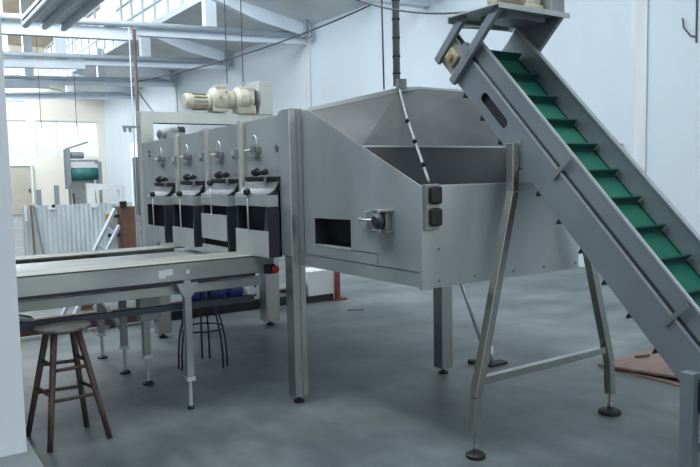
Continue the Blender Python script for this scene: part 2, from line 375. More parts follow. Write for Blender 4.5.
for x in (.2, .45, .75, 1.0, 1.28):
    m.lathe([(.008, 0), (.008, .004)], (x, -1.19, .935), (0, -1, 0), 8)
for z in (1.1, 1.4): m.lathe([(.008, 0), (.008, .004)], (.2, -1.19, z), (0, -1, 0), 8).lathe([(.008, 0), (.008, .004)], (1.28, -1.19, z), (0, -1, 0), 8)
m.build('bolt_row', M['steel_dk'], sm)
MB().box(XH - .003, XH, -1.15, -.02, .985, .989).box(XH - .003, XH, -.80, -.797, .99, 1.055).box(XH - .003, XH, -.797, -.54, 1.052, 1.056).build('weld_seam', M['steel_dk'], sm)
# slanted inner faces of the funnel
a_ = (.10, -.085, 1.899); c_ = (.10, -.66, 1.650); d_ = (.90, -.22, 2.098); b0 = (.718, -.198, 2.028)
e_ = (1.305, -.235, 2.05); f_ = (1.305, -.66, 1.650); g_ = (1.305, -.085, 1.899)
d_ = (.905, -.2, 2.058)
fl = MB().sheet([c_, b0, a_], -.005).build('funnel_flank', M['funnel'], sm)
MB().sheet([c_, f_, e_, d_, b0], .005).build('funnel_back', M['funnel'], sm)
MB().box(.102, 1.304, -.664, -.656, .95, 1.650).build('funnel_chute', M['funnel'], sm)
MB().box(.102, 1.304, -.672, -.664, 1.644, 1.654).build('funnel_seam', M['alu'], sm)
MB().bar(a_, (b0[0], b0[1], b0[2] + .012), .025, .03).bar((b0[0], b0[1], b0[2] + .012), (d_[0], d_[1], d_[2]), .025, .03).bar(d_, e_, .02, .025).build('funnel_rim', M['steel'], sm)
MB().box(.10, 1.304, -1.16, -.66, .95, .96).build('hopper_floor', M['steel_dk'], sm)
# bearing with take-up slide on the side plate
be = MB().box(.05, XH, -.95, -.80, 1.175, 1.19).box(.05, XH, -.95, -.80, 1.285, 1.30).box(.06, XH, -.93, -.82, 1.19, 1.285).build('bearing', M['steel_dk'], sm, bevel=.004)
MB().lathe([(.045, 0), (.045, .02), (.03, .035), (.028, .04)], (.06, -.875, 1.238), (-1, 0, 0), 20).build('bearing_cap', M['blackm'], be, smooth=True)
MB().tube([(.065, -.8, 1.238), (.065, -.66, 1.238)], .008, 8).build('screw', M['alu'], be, smooth=True)
MB().box(.06, XH, -.745, -.70, 1.195, 1.285).box(.055, .075, -.67, -.655, 1.226, 1.25).build('screw_block', M['steel'], be)
for z in (1.187, 1.29):
    MB().lathe([(.013, 0), (.013, .012)], (.05, -.885, z), (-1, 0, 0), 8).build('bolt', M['alu'], be)
# twin socket box on the near corner
sb = MB().box(.094, .178, -1.225, -1.193, 1.205, 1.437).build('socket_box', M['steel_top'], sm, bevel=.003)
for z in (1.381, 1.270):
    MB().box(.104, .178, -1.255, -1.225, z - .046, z + .046).build('socket', M['black'], sb, bevel=.014)
# portal frame carrying the gear motor
pf = MB().box(0, .125, 2.96, 3.08, 0, 2.145).box(1.32, 1.45, 2.96, 3.08, 0, 2.145).box(.125, 1.32, 2.965, 3.075, 2.03, 2.145).build('portal_frame', M['steel_lt'], sm, bevel=.004)
MB().box(1.285, 1.45, 2.95, 3.20, 2.145, 2.50).build('motor_bracket', M['steel_lt'], pf, bevel=.004)
MB().box(.125, 1.0, 2.964, 2.97, 2.022, 2.034).build('gasket', M['black'], pf)
MB().box(-.16, .0, 3.0, 3.03, 1.98, 2.0).box(-.15, -.13, 3.0, 3.03, 1.94, 1.98).box(-.10, -.08, 3.0, 3.03, 1.94, 1.98).build('hook_bracket', M['pipegrey'], pf)
gm = MB().lathe([(.05, 0), (.076, .01), (.083, .03), (.083, .07), (.076, .08), (.076, .24), (.085, .25), (.085, .275)], (.47, 3.02, 2.262), (1, 0, 0), 24)
gm = gm.build('gear_motor', M['cream'], sm, smooth=True)
m = MB()
for k in range(12):
    a = 2 * PI * k / 12; m.box(.56, .70, -.004, .004, .07, .088, lambda x, y, z, a=a: (x, 3.02 + y * math.cos(a) - z * math.sin(a), 2.262 + y * math.sin(a) + z * math.cos(a)))
m.build('cooling_fins', M['cream_dk'], gm)
MB().lathe([(.07, 0), (.115, .03), (.125, .06), (.125, .17), (.10, .2), (.09, .26)], (.74, 3.02, 2.29), (1, 0, 0), 20).box(.75, .93, 2.94, 3.10, 2.16, 2.26).box(.80, .92, 2.95, 3.09, 2.36, 2.435).build('gearbox', M['cream'], gm, bevel=.008)
MB().lathe([(.10, 0), (.10, .02), (.125, .03), (.125, .13), (.11, .15), (.11, .2)], (1.02, 3.02, 2.30), (1, 0, 0), 20).box(1.03, 1.24, 2.93, 3.11, 2.147, 2.24).box(1.06, 1.24, 2.95, 3.09, 2.3, 2.43).build('output_housing', M['cream'], gm, bevel=.008)
MB().lathe([(.12, 0), (.12, .03)], (1.255, 3.03, 2.31), (1, 0, 0), 20).build('flange', M['steel_dk'], gm)
MB().tube([(1.14, 3.02, 2.43), (1.14, 3.02, 2.46)], .008).tube([(1.14 + .022 * math.cos(t), 3.02, 2.478 + .022 * math.sin(t)) for t in [2 * PI * i / 12 for i in range(13)]], .006, 8).build('lifting_eye', M['steel_dk'], gm)
for x, z in ((.82, 2.30), (.88, 2.36), (1.1, 2.37)):
    MB().lathe([(.012, 0), (.012, .01)], (x, 2.895 if x < 1 else 2.945, z), (0, -1, 0), 8).build('plug', M['cream_dk'], gm)
# small grey drive on the machine roof
sd = MB().lathe([(.035, 0), (.058, .02), (.058, .13), (.045, .15), (.045, .2)], (.07, 2.66, 1.885), (.9, .1, .25), 18).box(.12, .30, 2.58, 2.74, 1.838, 1.92).build('roof_drive', M['steel_dk'], sm)
MB().lathe([(.04, 0), (.04, .06)], (.27, 2.68, 1.94), (1, 0, 0), 14).build('drive_coupling', M['black'], sd)

# ------------------------------------------------------------------ sorting table (discharge conveyors)
TY0, TY1 = .35, 2.12
tb = thing('sorting_table', (-.9, 1.2, 0), 'long low steel discharge conveyor table running out from beneath the hoods', 'table')
XL, XR = -3.2, .05
MB().box(XL, XR, TY0, TY0 + .012, .832, .958).box(XL, XR, TY0 + .012, TY0 + .05, .84, .855).build('side_rail', M['steel_top'], tb, bevel=.002)
MB().box(XL, -.002, TY0, TY0 + .33, .950, .9585).build('rail_cover', M['steel_cover'], tb)
MB().box(XL, -.02, TY1 - .012, TY1, .76, .9).box(XL, -.02, TY1 - .27, TY1, .892, .9).build('side_rail', M['steel_cover'], tb)
for y0, y1 in ((.70, 1.10), (1.13, 1.66)):
    MB().box(XL, -.02, y0, y1, .874, .886).build('belt', M['steel_dk'], tb)
MB().box(XL, -.02, 1.10, 1.13, .85, .9).box(XL, -.02, .675, .70, .85, .950).build('lane_divider', M['steel'], tb)
MB().box(XL, -.10, TY0 - .012, TY0, .822, .842).box(XL, -.62, TY0 - .02, TY0 - .012, .826, .838).build('rubber_edge', M['black'], tb)
MB().box(XL, -.02, TY0 + .06, TY0 + .09, .745, .805).build('support_rail', M['steel_top'], tb, bevel=.002)
MB().box(XL, -.06, TY0 + .1, TY0 + .14, .635, .672).build('tie_bar', M['slate'], tb)
MB().box(-.76, -.715, TY0 - .003, TY0, .865, .915).box(-.72, -.67, TY0 - .0032, TY0, .88, .92).box(-.58, -.56, TY0 - .003, TY0, .88, .905).build('adhesive_patch', M['alu'], tb)
es = MB().box(-.03, .035, TY0 - .05, TY0, .83, .892).build('stop_box', M['black'], tb, bevel=.004)
MB().lathe([(.014, 0), (.014, .016), (.026, .018), (.027, .035), (.02, .042)], (.018, TY0 - .05, .862), (0, -1, 0), 16).build('stop_button', M['red'], es, smooth=True)
def tleg(x, y, ztop, w=.045, foot=.04, name='leg'):
    l = MB().bar((x, y, .19), (x, y, ztop), w, w, (0, 1, 0)).build(name, M['steel_top'], tb, bevel=.003)
    MB().tube([(x, y, .02), (x, y, .2)], .013, 8).box(x - w * .62, x + w * .62, y - w * .62, y + w * .62, .19, .215).build('foot_stem', M['alu'], l)
    MB().lathe([(foot, 0), (foot, .012), (.016, .024)], (x, y, 0)).build('foot_pad', M['black'], l)
    return l
l = tleg(-.585, .345, .84, .046, .022)
MB().plate([(-.655, .825), (-.515, .825), (-.535, .775), (-.56, .735), (-.61, .735), (-.635, .775)], lambda a, b, c: (a, TY0 - .03 + c, b), .026).build('gusset', M['steel_top'], l)
l = tleg(-.63, 1.07, .80, .05)
MB().box(-.675, -.53, 1.04, 1.14, .47, .70).build('leg_box', M['steel_top'], l, bevel=.004)
tleg(-.68, 1.46, .86, .05); tleg(-.70, 2.04, .86, .05)
MB().bar((-.685, 1.5, .35), (-.698, 2.0, .47), .035, .04).build('brace', M['steel_top'], tb)
for y in (.45, 2.04): tleg(-2.9, y, .80, .05)
MB().tube([(-2.4, .62, .70), (-1.75, .60, .70), (-1.55, .60, .69), (-1.47, .62, .66), (-1.45, .64, .62)], .022, 10).build('guide_tube', M['alu'], tb, smooth=True)

# ------------------------------------------------------------------ inclined cleated conveyor
CS, SN = .697, .717
def CV(x, s, n): return (x, CS * s - SN * n, SN * s + CS * n)
cv = thing('inclined_conveyor', (.87, -1.4, 0), 'steep steel conveyor with green cleated belt feeding the hopper', 'conveyor')
XN, XF = .64, 1.10
SB, ST = -1.70, 1.06
slot = [(.405 + .028 * math.cos(t), 2.098 + .028 * math.sin(t)) for t in [PI / 2 + PI * i / 8 for i in range(9)]] + [(.61 + .028 * math.cos(t), 2.098 + .028 * math.sin(t)) for t in [-PI / 2 + PI * i / 8 for i in range(9)]]
sfa = [(SB, 2.015), (ST, 2.015), (ST, 2.183), (SB, 2.183)]
fr = MB().plate(sfa, lambda a, b, c: CV(XN + c, a, b), .006, [slot]).build('side_frame', M['conv'], cv)
MB().box(XN - .004, XN + .022, SB, ST - .25, 2.178, 2.187, CV).build('frame_lip', M['conv_lt'], fr)
MB().box(XN + .006, XN + .03, SB, ST, 2.185, 2.20, CV).build('groove', M['blackm'], fr)
fr2 = MB().box(XF - .006, XF, SB, ST, 2.015, 2.183, CV).build('side_frame', M['conv'], cv)
MB().box(XN + .012, XN + .018, SB, .86, 2.13, 2.285, CV).box(XN + .018, XN + .05, SB, .86, 2.13, 2.15, CV).build('side_guard', M['conv'], cv)
MB().box(XN + .006, XN + .028, SB, .86, 2.283, 2.291, CV).build('guard_rim', M['conv_lt'], cv)
MB().box(XF - .02, XF - .014, SB, 1.04, 2.13, 2.285, CV).build('side_guard', M['conv'], cv)
MB().box(XF - .03, XF + .004, SB, 1.04, 2.283, 2.291, CV).build('guard_rim', M['conv_lt'], cv)
# belt loop
bx0, bx1 = XN + .035, XF - .026
n1, n2 = 2.165, 2.055; nm = (n1 + n2) / 2; rr = (n1 - n2) / 2; st, sb_ = .93, SB + .08
loop = [(st + rr * math.cos(t), nm + rr * math.sin(t)) for t in [-PI / 2 + PI * i / 10 for i in range(11)]] + [(sb_ - rr * math.cos(t), nm + rr * math.sin(t)) for t in [PI / 2 - PI * i / 10 for i in range(11)]]
inner = [(st + (rr - .006) * math.cos(t), nm + (rr - .006) * math.sin(t)) for t in [-PI / 2 + PI * i / 10 for i in range(11)]] + [(sb_ - (rr - .006) * math.cos(t), nm + (rr - .006) * math.sin(t)) for t in [PI / 2 - PI * i / 10 for i in range(11)]]
bl = MB().plate(loop, lambda a, b, c: CV(bx0 + c, a, b), bx1 - bx0, [inner]).build('belt', M['belt'], cv)
for k in range(13):
    s = .905 - .1945 * k
    MB().box(bx0 + .004, bx1 - .004, s - .006, s + .004, n1, 2.212, CV).box(bx0 + .004, bx1 - .004, s - .016, s + .012, n1, n1 + .006, CV).build('cleat', M['cleat'], bl)
    s2 = .756 - .1945 * k
    MB().plate([(s2 - .03, n2), (s2 + .03, n2), (s2 + .004, 1.978), (s2 - .004, 1.978)], lambda a, b, c: CV(bx0 - .02 + c, a, b), bx1 - bx0 + .03).build('cleat', M['black'], bl)
MB().box(XN + .02, XN + .026, SB + .05, .86, 2.05, 2.165, CV).build('slot_shade', M['dark'], cv)  # dark plate added so the frame slot looks shaded
# belt edge skirt strips along the far guard
MB().box(bx1 - .002, XF - .02, SB + .05, .95, 2.160, 2.172, CV).box(XN + .018, bx0 + .002, SB + .05, .86, 2.160, 2.172, CV).build('edge_strip', M['cleat'], cv)
for s_ in (-.047, -.937):
    MB().box(XN - .010, XN - .002, s_ - .011, s_ + .011, 2.13, 2.275, CV).build('strap', M['steel_dk'], cv)
for s_ in (.3, -.3, -.9, -1.4):
    MB().tube([CV(XN + .007, s_, 2.11), CV(XF - .007, s_, 2.11)], .012, 8).build('cross_rod', M['steel_dk'], cv)
# drive bearing plate between the two head posts
bp = MB().box(XN - .008, XN, .885, 1.045, 2.03, 2.17, CV).build('bearing_plate', M['steel_warm'], cv)
MB().box(XN - .03, XN - .008, .915, 1.005, 2.06, 2.145, CV).build('bearing_block', M['cream_dk'], bp, bevel=.01)
p = CV(XN - .03, .96, 2.10); MB().lathe([(.022, 0), (.02, .01), (.008, .012)], p, (-1, 0, 0), 16).build('shaft_end', M['wood_lt'], bp)
MB().tube([CV(XN, st, nm), CV(XF, st, nm)], rr - .008, 16).build('head_pulley', M['steel_dk'], cv, smooth=True)
MB().tube([CV(XN, sb_, nm), CV(XF, sb_, nm)], rr - .008, 16).build('tail_pulley', M['steel_dk'], cv, smooth=True)
MB().lathe([(.075, 0), (.075, .012), (.05, .02)], CV(XN, -1.26, 2.06), (-1, 0, 0), 20).build('bearing_disc', M['blackm'], cv)
# head posts, platform and drive
ZP = 2.372
for x0, x1 in ((XN - .028, XN), (XF, XF + .028)):
    for s0, zt in ((1.05, ZP), (.862, ZP)):
        L_ = (ZP - (SN * s0 + CS * 2.008)) / CS
        MB().box(x0, x1, s0 - .025, s0 + .025, 2.0, 2.008 + L_, CV).build('head_post', M['conv'], cv, bevel=.003)
for x in (XF + .004,):
    MB().sheet([CV(x, .84, 2.2), CV(x, 1.07, 2.2), (x, -.93, ZP), (x, -1.22, ZP)], .006).build('web_plate', M['conv'], cv)
MB().box(XN - .03, XN + .005, .862, .93, 2.18, 2.23, CV).build('gusset', M['conv'], cv)
pl = MB().box(XN - .05, XF + .05, -1.245, -.83, ZP, ZP + .008).box(XN - .05, XF + .05, -1.245, -1.237, ZP - .02, ZP).box(XN - .05, XF + .05, -.84, -.83, ZP - .03, ZP).build('motor_platform', M['steel'], cv)
MB().tube([(XN + .0, -.9, ZP - .05), (XF - .1, -.9, ZP - .03)], .014, 10).build('cross_tube', M['steel'], cv, smooth=True)
MB().box(XN + .1, XF - .05, -1.15, -.95, ZP - .035, ZP).build('platform_rib', M['steel_dk'], cv)
gm2 = MB().lathe([(.03, 0), (.06, .01), (.06, .15), (.075, .16), (.075, .19)], (XN + .09, -1.06, ZP + .085), (1, 0, 0), 20).box(XN + .08, XN + .2, -1.14, -.98, ZP + .008, ZP + .03).build('drive_motor', M['cream_dk'], cv, smooth=True)
MB().lathe([(.07, 0), (.085, .02), (.085, .12), (.06, .14)], (XN + .26, -1.06, ZP + .09), (1, 0, 0), 18).box(XN + .26, XN + .40, -1.15, -.97, ZP + .008, ZP + .06).build('gearbox', M['cream'], gm2, bevel=.006)
MB().box(XN + .405, XF + .06, -1.20, -.90, ZP + .008, ZP + .30).build('drive_guard', M['steel_dk'], cv, bevel=.006)
# splayed support frame
LY = -1.313
def splay(pts, w=.048):
    m = MB()
    for p, q in zip(pts, pts[1:]): m.bar((p[0], LY, p[1]), (q[0], LY, q[1]), w, w, (0, 1, 0))
    return m
def foot(parent, x, y, r, ztop):
    MB().tube([(x, y, .02), (x, y, ztop)], .008, 8).lathe([(.014, .045), (.016, .055), (.014, .065)], (x, y, 0), seg=8).build('foot_stem', M['steel_dk'], parent)
    MB().lathe([(r * .96, 0), (r, .006), (r, .018), (r * .8, .026), (.02, .03), (.014, .045)], (x, y, 0), seg=24).build('foot_pad', M['black'], parent)
l = splay([(.334, .14), (.336, .32), (.612, 1.385), (.612, 1.64)]).build('leg', M['steel_leg'], cv, bevel=.003); foot(l, .334, LY, .052, .15)
MB().box(.637, .640, LY - .04, LY + .045, 1.58, 1.66).build('leg_bracket', M['steel_dk'], l)
l = splay([(1.458, .125), (1.448, .325), (1.128, 1.385), (1.128, 1.64)]).build('leg', M['steel_leg'], cv, bevel=.003); foot(l, 1.46, LY, .068, .14)
MB().bar((.36, LY, .405), (1.39, LY, .408), .04, .04).build('cross_bar', M['steel_leg'], cv, bevel=.003)
l = MB().box(XN - .055, XN - .003, -2.345, -2.285, .1, .635).build('leg', M['conv'], cv, bevel=.003); foot(l, XN - .03, -2.315, .052, .11)
l = MB().box(XF + .003, XF + .055, -2.345, -2.285, .1, .635).build('leg', M['conv'], cv, bevel=.003); foot(l, XF + .03, -2.315, .052, .11)
MB().bar((XN - .01, -2.315, .30), (XF + .01, -2.315, .30), .04, .04).build('cross_bar', M['conv'], cv, bevel=.003)
# thin diagonal stay leg behind the hopper (foot seen between the legs)
st_ = thing('floor_prop', (1.6, .05, 0), 'thin steel prop with small black foot plates behind the hopper', 'prop')
MB().tube([(1.36, .02, .90), (1.66, -.06, .05)], .012, 10).build('rod', M['steel'], st_, smooth=True)
MB().tube([(1.69, -.08, .02), (1.69, -.08, .14)], .014, 10).build('stem', M['alu'], st_, smooth=True)
MB().box(1.62, 1.80, -.15, -.06, 0, .02).build('foot_plate', M['black'], st_, bevel=.004)
MB().lathe([(.03, 0), (.03, .03)], (1.585, .03, 0)).bar((1.585, .03, .012), (1.66, -.08, .012), .02, .015).build('foot_pad', M['black'], st_)

# ------------------------------------------------------------------ stools
so = thing('wooden_stool', (-1.35, .29, 0), 'tall round dark wooden bar stool standing before the sorting table', 'stool')
MB().lathe([(.135, .640), (.150, .646), (.154, .656), (.150, .666), (.05, .669), (.01, .669)], (-1.352, .29, 0), seg=32).build('seat', M['wood_seat'], so, smooth=True)
feet = [(-1.485, .13), (-1.541, .47), (-1.157, .143), (-1.22, .413)]
tops = [(-1.41, .23), (-1.425, .345), (-1.285, .235), (-1.29, .345)]
def on_leg(i, z):
    t = z / .65; return (feet[i][0] + (tops[i][0] - feet[i][0]) * t, feet[i][1] + (tops[i][1] - feet[i][1]) * t, z)
for i in range(4):
    MB().tube([on_leg(i, 0), on_leg(i, .2), on_leg(i, .45), on_leg(i, .652)], .0155, 12, .019).build('leg', M['wood'], so, smooth=True)
for z, pairs in ((.43, ((0, 2), (0, 1), (1, 3), (2, 3))), (.265, ((0, 2), (0, 1), (1, 3), (2, 3)))):
    for i, j in pairs:
        zz = z + (.03 if (i, j) in ((0, 1), (2, 3)) else 0)
        MB().tube([on_leg(i, zz), on_leg(j, zz)], .0105, 10).build('rung', M['wood'], so, smooth=True)
bs = thing('metal_stool', (-.105, 1.31, 0), 'black metal stool with bowed rod legs under the sorting table', 'stool')
MB().lathe([(.13, .66), (.15, .668), (.15, .69), (.13, .70), (.01, .70)], (-.105, 1.31, 0), seg=28).build('seat', M['blackm'], bs, smooth=True)
for ang in (185, 62, -54):
    for da in (-7, 7):
        a = math.radians(ang + da * 1.25); P = []
        for r, z in ((.20, 0), (.198, .12), (.185, .25), (.15, .40), (.09, .52), (.06, .665)): P.append((-.105 + r * math.cos(a), 1.31 + r * math.sin(a), z))
        MB().tube(P, .008, 8).build('leg', M['blackm'], bs, smooth=True)
for r, z in ((.172, .30),):
    MB().tube([(-.105 + r * math.cos(t), 1.31 + r * math.sin(t), z) for t in [2 * PI * i / 28 for i in range(29)]], .007, 8).build('foot_ring', M['blackm'], bs, smooth=True)

# ------------------------------------------------------------------ plywood on the floor
pw = MB().sheet([(2.24, -.64, .03), (2.36, -1.31, .055), (3.09, -1.22, .03), (2.95, -.60, .022)], -.016).box(2.28, 2.34, -1.28, -.70, 0, .012)
one(pw, 'plywood_sheet', M['ply'], 'reddish plywood sheet lying on the floor behind the steep conveyor', 'board', (2.6, -.95, 0))
one(MB().bar((2.62, -.70, .038), (2.74, -.74, .038), .02, .015), 'wood_offcut', M['wood'], 'short dark wood offcut lying on the plywood sheet', 'wood', (2.68, -.72, .02))

# ------------------------------------------------------------------ blue motor unit behind the machine
bu = thing('motor_unit', (.8, 3.25, 0), 'low floor unit with blue motors, cream box and dark red frame behind the machine', 'machine')
MB().box(-1.9, 2.2, 3.20, 3.28, .03, .10).box(-1.9, 2.2, 3.62, 3.70, .03, .10).box(-1.9, -1.82, 3.28, 3.62, .03, .10).box(2.0, 2.08, 3.28, 3.62, .03, .10).build('base_frame', M['maroon'], bu, bevel=.004)
for x in (-1.7, -.3, 1.0, 1.95): MB().box(x, x + .08, 3.2, 3.7, 0, .03).build('base_foot', M['black'], bu)
MB().box(.30, 1.75, 3.16, 3.6, .0, .095).build('black_plinth', M['dark'], bu)
for k, x in enumerate((.62, .86, 1.09)):
    mt = MB().lathe([(.07, 0), (.10, .02), (.105, .05), (.105, .17), (.09, .19)], (x - .1, 3.36, .215), (1, 0, 0), 22).box(x - .06, x + .05, 3.28, 3.44, .095, .15).build('motor', M['blue'], bu, smooth=True)
    m = MB()
    for j in range(14):
        a = 2 * PI * j / 14; m.box(x - .06, x + .07, -.004, .004, .10, .117, lambda X, Y, Z_, a=a: (X, 3.36 + Y * math.cos(a) - Z_ * math.sin(a), .215 + Y * math.sin(a) + Z_ * math.cos(a)))
    m.build('cooling_fins', M['blue'], mt)
MB().box(1.22, 1.36, 3.22, 3.5, .10, .30).build('end_plate', M['white'], bu, bevel=.004)
for z in (.15, .25): MB().lathe([(.014, 0), (.014, .008)], (1.30, 3.22, z), (0, -1, 0), 10).build('bolt', M['blackm'], bu)
MB().lathe([(.10, 0), (.115, .02), (.115, .14), (.09, .16)], (1.84, 3.30, .17), (.25, -1, 0), 22).build('fan_cover', M['blue'], bu, smooth=True)
MB().box(1.93, 2.29, 3.1, 3.45, .075, .365).build('cream_box', M['white'], bu, bevel=.006)
MB().box(1.80, 2.26, 3.09, 3.5, 0, .075).build('black_base', M['dark'], bu)
MB().bar((2.30, 3.06, .02), (2.30, 3.06, .9), .05, .05, (0, 1, 0)).box(2.22, 2.40, 3.0, 3.12, 0, .02).build('red_post', M['redpaint'], bu)

# ------------------------------------------------------------------ things behind the table
ld = thing('stepladder', (-.56, 4.05, 0), 'silver aluminium ladder leaning beside the brown cupboard', 'ladder')
r0a, r0b = Vector((-.608, 4.07, 0)), Vector((.30, 5.08, 1.105)); r1a, r1b = Vector((-.50, 4.0, 0)), Vector((.30, 4.94, .90))
MB().bar(r0a, r0b, .03, .05).build('rail', M['tie'], ld); MB().bar(r1a, r1b, .03, .05).build('rail', M['tie'], ld)
for t in (.12, .3, .48, .64, .82):
    MB().bar(r0a.lerp(r0b, t), r1a.lerp(r1b, t * 1.09), .03, .035).build('rung', M['tie'], ld)
cb = thing('wooden_cupboard', (.46, 5.3, 0), 'narrow red-brown wooden cupboard beside the left machine post', 'cupboard')
MB().box(.39, .575, 5.15, 5.5, .0, 1.13).build('body', M['wood_red'], cb, bevel=.006)
MB().box(.20, .355, 5.2, 5.24, .0, 1.09).build('side_board', M['white'], cb)
for z in (1.02, .78):
    h = MB().box(.22, .36, 5.10, 5.16, z - .025, z + .02).build('hinge_arm', M['blackm'], cb)
    if z > 1: MB().box(.20, .28, 5.07, 5.15, z - .045, z + .03).build('latch_block', M['yellow'], h)
MB().box(.38, .46, 5.12, 5.15, 1.13, 1.2).build('black_clip', M['black'], cb)
one(MB().box(-.31, -.19, 4.4, 4.5, 0, .045).box(-.33, -.17, 4.38, 4.52, .045, .06), 'small_crate', M['wood_lt'], 'small orange-brown crate on the floor behind the table', 'crate', (-.25, 4.44, 0))

cp = MB(); n = 96; V = []; F = []
for i in range(n + 1):
    x = .17 + 2.12 * i / n; y = 11.0 + .012 * math.sin(i * 2 * PI / 4)
    V += [(x, y, 0), (x, y, .985), (x, y + .03, 0), (x, y + .03, .985)]
for i in range(n):
    a = i * 4; F += [(a, a + 4, a + 5, a + 1), (a + 2, a + 3, a + 7, a + 6), (a + 1, a + 5, a + 7, a + 3)]
cp.add(V, F)
pt = cp.build('corrugated_partition', M['corr'], origin=(1.2, 11, 0)); tag(pt, 'low grey corrugated metal partition behind the table', 'partition'); pt['o'] = (1.2, 11, 0)
m = MB()
for x, w_, h_ in ((.35, .1, .03), (.62, .14, .09), (.70, .06, .05), (1.45, .14, .08), (1.85, .1, .03), (.2, .05, .3)):
    m.box(x, x + w_, 10.965, 10.975, .985 - h_, .995)
m.build('paint_drips', M['white'], pt)
one(MB().bar((.33, 10.9, 0), (.31, 10.93, 1.0), .035, .02), 'wooden_batten', M['wood_lt'], 'upright light brown wooden batten against the partition', 'batten', (.32, 10.9, 0))
one(MB().bar((.48, 10.85, 0), (.36, 10.93, 1.0), .03, .03), 'metal_bar', M['pipegrey'], 'grey metal bar leaning against the partition beside a batten', 'bar', (.45, 10.88, 0))
for i, (x, h, lab) in enumerate(((.66, 1.28, 'short dark post behind the partition nearer the beige door'), (1.02, 1.36, 'slightly taller dark post behind the partition near the far conveyor'))):
    one(MB().box(x, x + .09, 12.2, 12.28, 0, h).box(x - .05, x + .14, 12.15, 12.33, 0, .02), 'guard_post', M['pipegrey'], lab, 'post', (x, 12.2, 0), 'dark posts behind the partition')
wf = MB().plate([(1.62, .0), (2.42, .0), (2.42, 1.33), (1.62, 1.40)], lambda a, b, c: (a, 11.9 + c, b), .12, [[(1.78, .95), (2.30, .95), (2.30, 1.24), (1.78, 1.24)]])
one(wf, 'white_frame', M['white'], 'white panel with a square opening behind the grey partition', 'panel', (2.0, 11.9, 0))

# far inclined conveyor
fc = thing('belt_elevator', (1.9, 14, 0), 'distant small inclined conveyor with teal belt below the bright windows', 'conveyor')
MB().sheet([(1.47, 12.6, .45), (2.02, 12.6, .45), (2.30, 14.0, 1.50), (1.78, 14.0, 1.50)], -.06).build('chute', M['steel_dk'], fc)
MB().lathe([(.16, 0), (.16, .60)], (1.77, 14.0, 1.62), (1, 0, 0), 20).build('belt', M['teal'], fc, smooth=True)
MB().box(1.73, 2.42, 13.92, 13.96, 1.74, 1.86).build('guard', M['white'], fc)
MB().box(1.66, 1.74, 13.85, 14.2, 1.25, 2.2).build('side_plate', M['pipegrey'], fc)
MB().box(2.38, 2.46, 13.85, 14.2, 1.35, 1.9).build('side_plate', M['pipegrey'], fc)
MB().lathe([(.07, 0), (.08, .02), (.08, .3), (.05, .32)], (1.78, 14.05, 2.06), (1, 0, 0), 16).box(1.74, 2.4, 13.9, 14.15, 1.9, 1.95).build('motor', M['pipegrey'], fc)
MB().bar((1.66, 14.0, 2.2), (2.2, 14.0, 2.38), .03, .04).build('lamp_arm', M['pipegrey'], fc)
for x0, y0, z0 in ((1.55, 12.9, .55), (2.1, 12.9, .55), (1.70, 13.9, 1.3), (2.42, 13.9, 1.4)):
    MB().bar((x0, y0, 0), (x0, y0, z0), .06, .06, (0, 1, 0)).build('leg', M['pipegrey'], fc)
MB().box(1.5, 1.56, 12.7, 13.9, .45, .55, lambda x, y, z: (x + (y - 12.7) * .2, y, z + (y - 12.7) * .72)).build('side_rail', M['slate'], fc)

# ------------------------------------------------------------------ pipes, cables and wires
one(MB().tube([(2.46, 10.86, 0), (2.46, 10.86, 4.55)], .035, 10), 'brown_pipe', M['brownpipe'], 'thin brown vertical pipe rising from the left machine post to the truss', 'pipe', (2.46, 10.86, 0), smooth=True)
one(MB().tube([(2.34, 10.80, 0), (2.34, 10.80, 4.55)], .013, 8), 'pale_conduit', M['tie'], 'pale vertical conduit just left of the brown pipe', 'conduit', (2.34, 10.8, 0), smooth=True)
def sag(p, q, s, n=16):
    p, q = Vector(p), Vector(q); return [p.lerp(q, i / n) - Vector((0, 0, s * 4 * (i / n) * (1 - i / n))) for i in range(n + 1)]
def zroof(x): return EAVE - .06 + (XW + .3 - x) * (ZG - EAVE + .06) / (XW + .3 - XG)
one(MB().tube(sag((2.475, 10.83, 3.48), (6.69, 8.4, 5.0), .16), .016, 8), 'sagging_cable', M['cable'], 'long dark cable sagging from the brown pipe up to the roof', 'cable', (2.46, 10.8, 3.5), smooth=True)
one(MB().tube(sag((2.475, 10.83, 3.30), (3.25, 10.5, 2.62), .22), .012, 8), 'loose_wire', M['cable'], 'loose dark wire curving down right of the brown pipe', 'wire', (2.47, 10.82, 3.3), smooth=True)
cd_ = thing('conduit_drop', (.72, -.19, 2.04), 'pale conduit with black bands dropping from the roof to the hopper corner', 'conduit')
MB().tube([(.72, -.185, 7.19), (.72, -.185, 2.07)], .024, 12).build('vertical_tube', M['grey_plastic'], cd_, smooth=True)
MB().tube([(.72, -.19, 2.10), (.705, -.235, 2.04), (.55, -.50, 1.84), (.28, -.98, 1.53), (.125, -1.205, 1.452)], .008, 10).build('hose', M['grey_plastic'], cd_, smooth=True)
for z in (2.62, 2.5, 2.38, 2.26, 2.15):
    MB().tube([(.72, -.185, z - .006), (.72, -.185, z + .006)], .0275, 12).build('band', M['black'], cd_)
for t in (.25, .55, .85):
    P = Vector((.62, -.36, 1.92)).lerp(Vector((.15, -1.17, 1.47)), t); Q = Vector((-.44, -.81, -.47)).normalized() * .006
    MB().tube([P - Q, P + Q], .0135, 10).build('band', M['black'], cd_)
MB().box(.69, .76, -.24, -.215, 2.05, 2.11).build('clip', M['steel_dk'], cd_)
